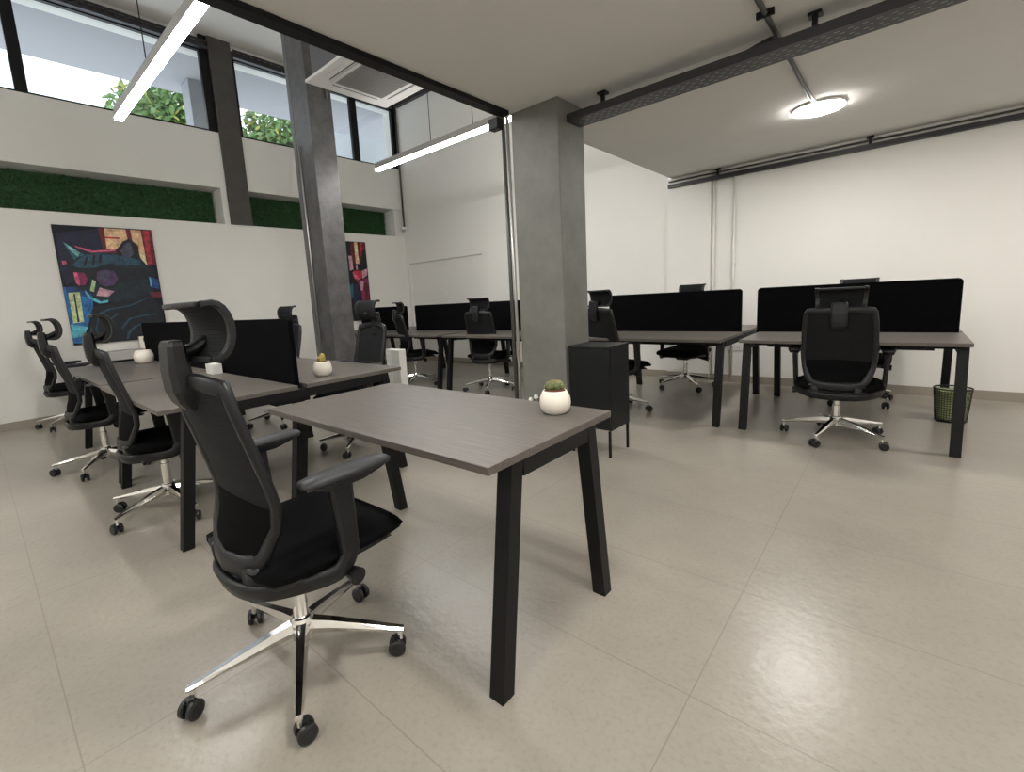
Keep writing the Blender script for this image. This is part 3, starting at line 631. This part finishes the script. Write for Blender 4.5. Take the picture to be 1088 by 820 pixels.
for i, (x, y, hd, ph, lab) in enumerate(chairs):
    o = proto if i == 0 else copy_tree(proto)
    o.location = (x, y, 0); o.rotation_euler = (0, 0, math.radians(hd))
    up, hr_ = LIFT.get(i, (0, 0))
    for ch in o.children:
        k = ch.name.split('.')[0]
        if k == 'base_leg': ch.rotation_euler = (0, 0, math.radians(ph-hd))
        elif k != 'hub': ch.location = (0, 0, up+(hr_ if k.startswith('headrest') else 0))
    o['label'] = lab; o['category'] = 'chair'; o['group'] = 'black mesh office chairs with chrome bases'

# ------------------------------------------------------------ black cabinet
t = thing('cabinet', 'black metal cabinet on thin legs against the concrete column', 'cabinet', (-1.685, 3.10, 0))
hx, hy = .165, .155
obj('cabinet_body', B(-hx+.001, hx, -hy+.018, hy, .20, .80), CAB, t, bevel=.003)
obj('cabinet_top', B(-hx-.003, hx+.004, -hy-.003, hy+.003, .80, .815), CAB, t, bevel=.003)
obj('cabinet_door', B(-hx+.004, hx-.003, -hy, -hy+.016, .207, .795), CAB, t, bevel=.002)
for sx in (-1, 1):
    for sy in (-1, 1): obj('leg', B(sx*(hx-.012)-.008, sx*(hx-.012)+.008, sy*(hy-.012)-.008, sy*(hy-.012)+.008, 0, .20), BLKM, t)

# ------------------------------------------------------------ small things on and near the desks
def pot_mesh(r, h):
    bm = bmesh.new(); lathe(bm, [(r*.62, 0), (r*.78, h*.06), (r*.95, h*.25), (r, h*.48), (r*.95, h*.72), (r*.80, h*.93), (r*.74, h), (r*.68, h*.98), (r*.66, h*.88), (.001, h*.86)], seg=32); return bm
t = thing('cactus_pot', 'round cream pot with a bushy green cactus on the foreground desk', 'potted plant', (-.985, 1.46, .75))
obj('pot', pot_mesh(.060, .090), POT, t, smooth=True)
bm = bmesh.new(); lathe(bm, [(.038, .078), (.0415, .087), (.036, .094), (.012, .098)], seg=20); obj('soil', bm, SOIL, t, smooth=True)
bm = bmesh.new(); rnd = random.Random(4)
for k in range(9):
    a = k*2.4; rr = .006+.020*math.sqrt(k/9); c = Vector((rr*math.cos(a), rr*math.sin(a), .092)); R = .0145
    prof_ = [(.5*R, 0), (R, .008), (R*1.05, .015), (R*.8, .024), (R*.3, .028)]
    seg = 16; rings = [[bm.verts.new(c+Vector((r*(1+.14*(-1)**q)*math.cos(2*math.pi*q/seg), r*(1+.14*(-1)**q)*math.sin(2*math.pi*q/seg), z))) for q in range(seg)] for r, z in prof_]
    for i in range(len(rings)-1):
        for q in range(seg): bm.faces.new((rings[i][q], rings[i][(q+1) % seg], rings[i+1][(q+1) % seg], rings[i+1][q]))
    bm.faces.new(rings[-1])
cac = obj('cactus', bm, CACT, t, smooth=True)
bm = bmesh.new()
for k in range(320):
    d = Vector((rnd.gauss(0, 1), rnd.gauss(0, 1), abs(rnd.gauss(0, 1))+.2)).normalized(); c = Vector((0, 0, .096))+Vector((d.x*.034, d.y*.034, d.z*.025))
    tube(bm, [c, c+d*.010], [.0006, .0002], seg=3, cap=False)
obj('spines', bm, SPINE, cac)
t = thing('cactus_pot', 'small round cream pot with a mustard cactus on the left bench', 'potted plant', (-2.90, 1.54, .75))
obj('pot', pot_mesh(.062, .098), POT, t, smooth=True)
bm = bmesh.new(); lathe(bm, [(.038, .086), (.042, .094), (.036, .10), (.012, .103)], seg=20); obj('soil', bm, SOIL, t, smooth=True)
bm = bmesh.new()
for c, h, r in (((0, .006), .05, .016), ((.018, -.012), .035, .012), ((-.018, -.008), .03, .012)):
    seg = 16; rings = [[bm.verts.new((c[0]+rr*(1+.12*(-1)**q)*math.cos(2*math.pi*q/seg), c[1]+rr*(1+.12*(-1)**q)*math.sin(2*math.pi*q/seg), .10+z)) for q in range(seg)] for rr, z in ((r, 0), (r*1.1, h*.4), (r, h*.8), (r*.4, h))]
    for i in range(len(rings)-1):
        for q in range(seg): bm.faces.new((rings[i][q], rings[i][(q+1) % seg], rings[i+1][(q+1) % seg], rings[i+1][q]))
    bm.faces.new(rings[-1])
obj('cactus', bm, YELC, t, smooth=True)
bm = pot_mesh(.085, .13)
tag(obj('ceramic_pot', bm, POT, smooth=True), 'squat cream pot on the far left bench below the cat picture', 'pot'); bpy.data.objects['ceramic_pot'].location = (-5.75, 1.14, .75)
bm = bmesh.new(); box(bm, -.07, .07, -.035, .035, 0, .075); box(bm, .071, .073, -.02, .02, .02, .055)
o = tag(obj('desk_box', bm, WHITE, bevel=.004), 'small white box on the desk below the foreground headrest', 'box'); o.location = (-3.95, 1.21, .75)
# white flower-like clip heads behind the foreground pot: plugs on the column
t = thing('wall_outlet', 'pair of small white plugs low on the concrete column behind the foreground pot', 'outlet', (-2.14, 2.919, .38))
bm = bmesh.new(); box(bm, -.045, .035, -.02, 0, -.09, -.03); obj('socket_box', bm, DKGREY, t)
for q, (px, pz) in enumerate(((-.045, .0), (.008, .03))):
    bm = bmesh.new(); lathe(bm, [(.010, -.02), (.020, -.012), (.016, .012), (.006, .018)], px, -.022, pz, seg=12); obj('plug', bm, WHITE, t)
    obj('cord', T([(px, -.022, pz-.02), (px*.6, -.02, pz-.05), (0, -.01, -.06)], .003, seg=6), WHITE, t)
# white power post behind the left bench
t = thing('power_post', 'slim white post standing behind the corner of the left bench', 'power post', (-3.56, 2.64, 0))
obj('post_body', B(-.10, .10, -.04, .04, 0, .775), WHITE, t, bevel=.004)
obj('cover_panel', B(-.085, -.02, -.046, -.04, .05, .74), WHITE, t, bevel=.003)
# low cabinet at the left wall with a pale ledge
t = thing('low_sideboard', 'pale grey low sideboard along the white wall under the cat picture', 'sideboard', (-7.5, 2.1, 0))
obj('top_slab', B(-.19, .19, -1.02, 1.1, .70, .805), GREYL, t, bevel=.003)
obj('recess_rail', B(-.19, .15, -1.0, 1.05, .655, .70), BLKM, t)
obj('sideboard_body', B(-.19, .17, -1.01, 1.08, .0, .655), WHITE, t, bevel=.003)
t = thing('desk_clock', 'small cream box with a dark display on the low sideboard', 'clock', (-7.52, 1.56, .805))
obj('clock_body', B(-.03, .03, -.09, .09, 0, .16), POT, t, bevel=.004)
obj('display', B(.031, .034, -.05, .06, .09, .14), BLKM, t)
# waste bin
t = thing('waste_bin', 'black mesh waste bin with a pale green bag under the rightmost bench', 'bin', (.34, 5.18, 0))
bm = bmesh.new(); n = 40; rows = 14; R0, R1, Hh = .095, .114, .27
for k in range(n):
    a0 = 2*math.pi*k/n; p = [(R0*math.cos(a0), R0*math.sin(a0), .004), (R1*math.cos(a0), R1*math.sin(a0), Hh)]; tube(bm, p, .0016, seg=4, cap=False)
for r in range(rows+1):
    rr = R0+(R1-R0)*r/rows; z = .004+(Hh-.004)*r/rows
    pts = [(rr*math.cos(2*math.pi*k/n), rr*math.sin(2*math.pi*k/n), z) for k in range(n)]; band(bm, pts, .003, .003, closed=True)
band(bm, [(R1*math.cos(2*math.pi*k/n), R1*math.sin(2*math.pi*k/n), Hh) for k in range(n)], .008, .010, closed=True)
lathe(bm, [(R0, 0), (R0, .006)], seg=n)
obj('basket', bm, BINM, t)
bm = bmesh.new(); rnd = random.Random(8); rings = []
for r in range(9):
    z = .012+.24*r/8; rr = (R0+(R1-R0)*z/Hh)-.006
    rings.append([bm.verts.new(((rr-rnd.uniform(0, .010))*math.cos(2*math.pi*k/24), (rr-rnd.uniform(0, .010))*math.sin(2*math.pi*k/24), z+rnd.uniform(-.006, .006))) for k in range(24)])
for i in range(8):
    for k in range(24): bm.faces.new((rings[i][k], rings[i][(k+1) % 24], rings[i+1][(k+1) % 24], rings[i+1][k]))
bm.faces.new(rings[0][::-1]); obj('bin_bag', bm, BAG, t, smooth=True)
# wall socket on back wall
t = thing('wall_socket', 'white double wall socket under the right back bench gap', 'socket', (-1.50, YB-.0401, .44))
obj('faceplate', B(-.075, .075, -.010, 0, -.045, .045), WHITE, t, bevel=.003)
for s in (-1, 1):
    bm = bmesh.new()
    for dx, dz in ((0, .016), (-.011, -.008), (.011, -.008)): box(bm, s*.036+dx-.004, s*.036+dx+.004, -.0118, -.0100, dz-.005, dz+.005)
    obj('socket_holes', bm, DKGREY, t)
bm = bmesh.new(); tube(bm, [(0, 0, 0), (0, -.02, 0)], .045, seg=20)
o = tag(obj('wall_disc', bm, WHITE, bevel=.004), 'small round white fitting in the recess of the far back wall', 'wall fitting'); o.location = (-6.75, YB+.034, 1.37)

# ------------------------------------------------------------ cable trays, rails, conduits
def tray_along_x(x0, x1, y0, y1, z0, z1, label, slots=True, hang=(), name='cable_tray'):
    t = thing(name, label, 'cable tray', (x0, y0, z0)); L = x1-x0; W = y1-y0; H = z1-z0
    bm = bmesh.new(); th = .003
    box(bm, 0, L, 0, W, 0, th); box(bm, 0, L, 0, th, th, H); box(bm, 0, L, W-th, W, th, H)
    if slots:
        x = .04
        while x < L-.06:
            for f in (.22, .40, .60, .78): box(bm, x+(.02 if f in (.4, .78) else 0), x+.022+(.02 if f in (.4, .78) else 0), W*f-.0035, W*f+.0035, -.0008, .0001, 1)
            x += .055
    obj('channel', bm, [TRAYM, SLOT], t)
    for hx_ in hang:
        bm = bmesh.new(); box(bm, hx_-x0-.012, hx_-x0+.012, W/2-.012, W/2+.012, H*.2, ZS-z0); box(bm, hx_-x0-.03, hx_-x0+.03, W/2-.03, W/2+.03, ZS-z0-.015, ZS-z0)
        obj('hanger', bm, BLKM, t)
    return t
tr = tray_along_x(-1.858, XR-.01, 3.03, 3.21, 2.405, 2.455, 'wide black perforated cable tray under the ceiling right of the concrete column', hang=(-1.62, -.42, .7, 1.8))
tag(obj('cable_bundle', T(smoothpath([(-1.7, 3.12, 2.425), (-1.0, 3.10, 2.43), (-.80, 3.10, 2.455), (-.62, 3.11, 2.50), (-.55, 3.10, 2.47), (0, 3.12, 2.425), (1, 3.10, 2.425)], 5), .012, seg=6), CABK), 'black cables lying in the wide black cable tray', 'cable')
tr2 = tray_along_x(-2.30, XR-.01, YB-.10, YB-.045, 2.43, 2.475, 'narrow black cable tray along the top of the right back wall', slots=False, hang=(-1.72, -.33, 1.1))
tag(obj('conduit_pipe', T([(-2.30, YB-.065, 2.512), (XR-.01, YB-.065, 2.512)], .010, seg=8), DKGREY), 'thin grey conduit pipe above the narrow tray on the right back wall', 'pipe')
for x, lab in ((-1.765, 'left of two white conduits on the right back wall'), (-1.535, 'right of two white conduits on the right back wall')):
    yy = YB-.05 if x > -1.56 else YB-.035
    bm = T([(x, yy-.012, .1), (x, yy-.012, 2.43)], .011, seg=10); o = tag(obj('conduit_pipe', bm, WPIPE, smooth=True), lab, 'pipe')
    bm = bmesh.new(); box(bm, x-.02, x+.02, yy-.022, yy+.008, 1.42, 1.44); cl = obj('pipe_clip', bm, WPIPE, o)
# high perforated trays
def tray_along_y(x0, x1, y0, y1, z0, z1, label):
    t = thing('cable_tray', label, 'cable tray', (x0, y0, z0)); L = y1-y0; W = x1-x0; H = z1-z0; bm = bmesh.new(); th = .004
    box(bm, 0, W, 0, L, 0, th); box(bm, W-th, W, 0, L, th, H*.35); box(bm, W-th, W, 0, L, H*.7, H); box(bm, 0, th, 0, L, th, H); y = .0
    while y < L-.1: box(bm, W-th, W, y, y+.045, H*.35, H*.7); y += .10
    obj('channel', bm, TRAYM, t)
tray_along_y(XL+.002, XL+.08, YF+.01, 2.87, 4.94, 5.05, 'dark perforated cable tray above the first high windows')
tray_along_y(XL+.002, XL+.08, 3.2, YB-.09, 4.94, 5.05, 'dark perforated cable tray above the high windows right of the brown grey pillar')
t = thing('cable_tray', 'dark cable tray high along the top of the far back wall', 'cable tray', (-7.6, YB-.08, 4.96)); obj('channel', B(0, 5.2, 0, .078, 0, .10), TRAYM, t)
# conduits on the concrete column
o = tag(obj('conduit_pipe', T([(-2.295, 2.905, 0), (-2.295, 2.905, ZS-.005)], .013, seg=10), GREYM, smooth=True), 'bright conduit against the left edge of the concrete column', 'pipe')
o = tag(obj('conduit_pipe', T([(-2.335, 2.905, 0), (-2.335, 2.905, ZS+.25)], .016, seg=10), DKGREY, smooth=True), 'dark conduit left of the bright one on the concrete column', 'pipe')
o = tag(obj('junction_bracket', B(-2.42, -2.33, 2.83, 2.90, ZS-.10, ZS-.02), BLKM, bevel=.006), 'black junction bracket at the end of the black ceiling strip', 'bracket')
# dark column trunking
o = tag(obj('trunking', B(-5.60, -5.525, 2.92, 3.0, 0, ZC), mat('grey_trunking', s2l(92, 92, 92), .45), bevel=.003), 'grey steel trunking running up the left side of the dark column', 'trunking')
o = tag(obj('conduit_pipe', T([(-5.44, 2.90, .75), (-5.44, 2.90, 3.1)], .010, seg=8), GREYM, smooth=True), 'thin bright conduit on the front of the dark column', 'pipe')
o = tag(obj('conduit_pipe', T([(-5.135, 3.15, 3.6), (-5.135, 3.15, ZC)], .014, seg=8), DKGREY, smooth=True), 'grey pipe high on the right side of the dark column', 'pipe')
# corner conduit and dome camera
o = tag(obj('conduit_pipe', T([(XL+.05, YB-.04, 2.72), (XL+.05, YB-.04, 4.96)], .018, seg=8), DKGREY, smooth=True), 'dark conduit down the far corner of the room ending at the dome camera', 'pipe')
t = thing('dome_camera', 'small white dome camera in the far corner above the white wall', 'camera', (XL+.09, YB-.09, 2.66))
bm = bmesh.new(); lathe(bm, [(.045, -.0), (.055, .01), (.055, .035), (.03, .05)], seg=20); obj('camera_base', bm, WHITE, t)
bm = bmesh.new(); lathe(bm, [(.005, -.045), (.03, -.038), (.044, -.018), (.046, 0)], seg=20); obj('camera_dome', bm, GREYL, t, smooth=True)
bm = bmesh.new(); box(bm, -.09, -.0, -.01, .01, .036, .05); obj('bracket', bm, WHITE, t)

# ------------------------------------------------------------ lamps
def linear_lamp(x0, x1, y, z, label, wires):
    t = thing('linear_pendant_lamp', label, 'lamp', ((x0+x1)/2, y, z), group='linear pendant lamps'); h = (x1-x0)/2; cx = (x0+x1)/2
    obj('housing', B(-h, h, -.028, .028, .025, .095), ALU, t, bevel=.003)
    obj('diffuser', B(-h+.002, h-.002, -.027, .027, 0, .025), TUBD, t)
    for wx in wires: obj('suspension_wire', T([(wx-cx, 0, .095), (wx-cx, 0, ZC-z)], .004, seg=6), BLKM, t)
linear_lamp(-5.16, -2.36, 1.13, 2.90, 'glowing linear pendant lamp at the top left, in front of the high windows', (-4.15, -2.7))
linear_lamp(-5.18, -2.36, 3.80, 2.90, 'glowing linear pendant lamp behind the concrete column, below the air conditioner', (-4.12, -3.46))
linear_lamp(-5.16, -2.36, -1.5, 2.90, 'unseen linear pendant lamp added for light behind the camera', (-4.15, -2.7))  # out of view, added to light the left part of the room
def disc_lamp(x, y, z, r, label):
    t = thing('round_ceiling_lamp', label, 'lamp', (x, y, z), group='round ceiling lamps')
    bm = bmesh.new(); lathe(bm, [(r*.97, .0035), (r*1.01, .004), (r*1.01, .018), (r*.97, ZS-z)], seg=48); obj('lamp_body', bm, WHITE, t)
    bm = bmesh.new(); lathe(bm, [(r*.92, -.006), (r*.985, -.003), (r, .001), (r, .003)], seg=48); obj('diffuser', bm, DIFF, t)
disc_lamp(-.585, 4.70, 2.522, .172, 'glowing round ceiling lamp at the end of the ceiling pipe')
for x, y, lb in ((-.575, 1.0, 'round ceiling lamp above the foreground floor, beside the single desk'), (1.6, 4.60, 'unseen round lamp added for light right of the rightmost bench'), (1.6, 1.0, 'unseen round lamp added for light over the open floor at the right'), (-.575, -1.8, 'unseen round lamp added for light near the front wall'), (1.6, -1.8, 'unseen round lamp added for light in the front right corner of the room')): disc_lamp(x, y, 2.522, .172, lb)  # out-of-view lamps added for light; the first sits at the ceiling pipe's end
o = tag(obj('conduit_pipe', T([(-.60, 1.25, 2.535), (-.60, 4.40, 2.535), (-.59, 4.50, 2.534)], .014, seg=8), DKGREY, smooth=True), 'dark ceiling pipe running to the round ceiling lamp', 'pipe')
obj('pipe_clip', B(-.64, -.56, 2.88, 2.90, 2.52, 2.549), BLKM, o)

# ------------------------------------------------------------ ceiling cassette air conditioner
t = thing('cassette_air_conditioner', 'square ceiling cassette air conditioner hanging between the dark column and the ceiling edge', 'air conditioner', (-3.955, 2.975, 3.35))
h = .475
bm = bmesh.new(); box(bm, -h, h, -h, h, 0, .03); obj('panel', bm, ACW, t, bevel=.012)
obj('grille_frame', B(-.30, .30, -.30, .30, -.008, 0), ACW, t, bevel=.003)
bm = bmesh.new(); box(bm, -.27, .27, -.27, .27, -.010, -.008)
for k in range(22): y = -.26+.52*k/21; box(bm, -.265, .265, y-.004, y+.004, -.014, -.010)
obj('intake_grille', bm, ACG, t)
for a in range(4):
    m = Matrix.Rotation(a*math.pi/2, 4, 'Z')
    bm = bmesh.new(); box(bm, -.24, .24, .345, .395, -.004, .0); box(bm, -.235, .235, .352, .388, -.0055, -.004, 0); bm.transform(m); obj('air_vane', bm, [ACW], t, bevel=.002)
    bm = bmesh.new(); box(bm, -.26, .26, .333, .340, -.003, 0); bm.transform(m); obj('vane_slot', bm, BLKM, t)
obj('unit_body', B(-.42, .42, -.42, .42, .03, .33), ACB, t, bevel=.005)
for sx in (-1, 1):
    for sy in (-1, 1): obj('hanging_rod', T([(sx*.44, sy*.3, .15), (sx*.44, sy*.3, ZC-3.35)], .006, seg=6), GREYM, t)
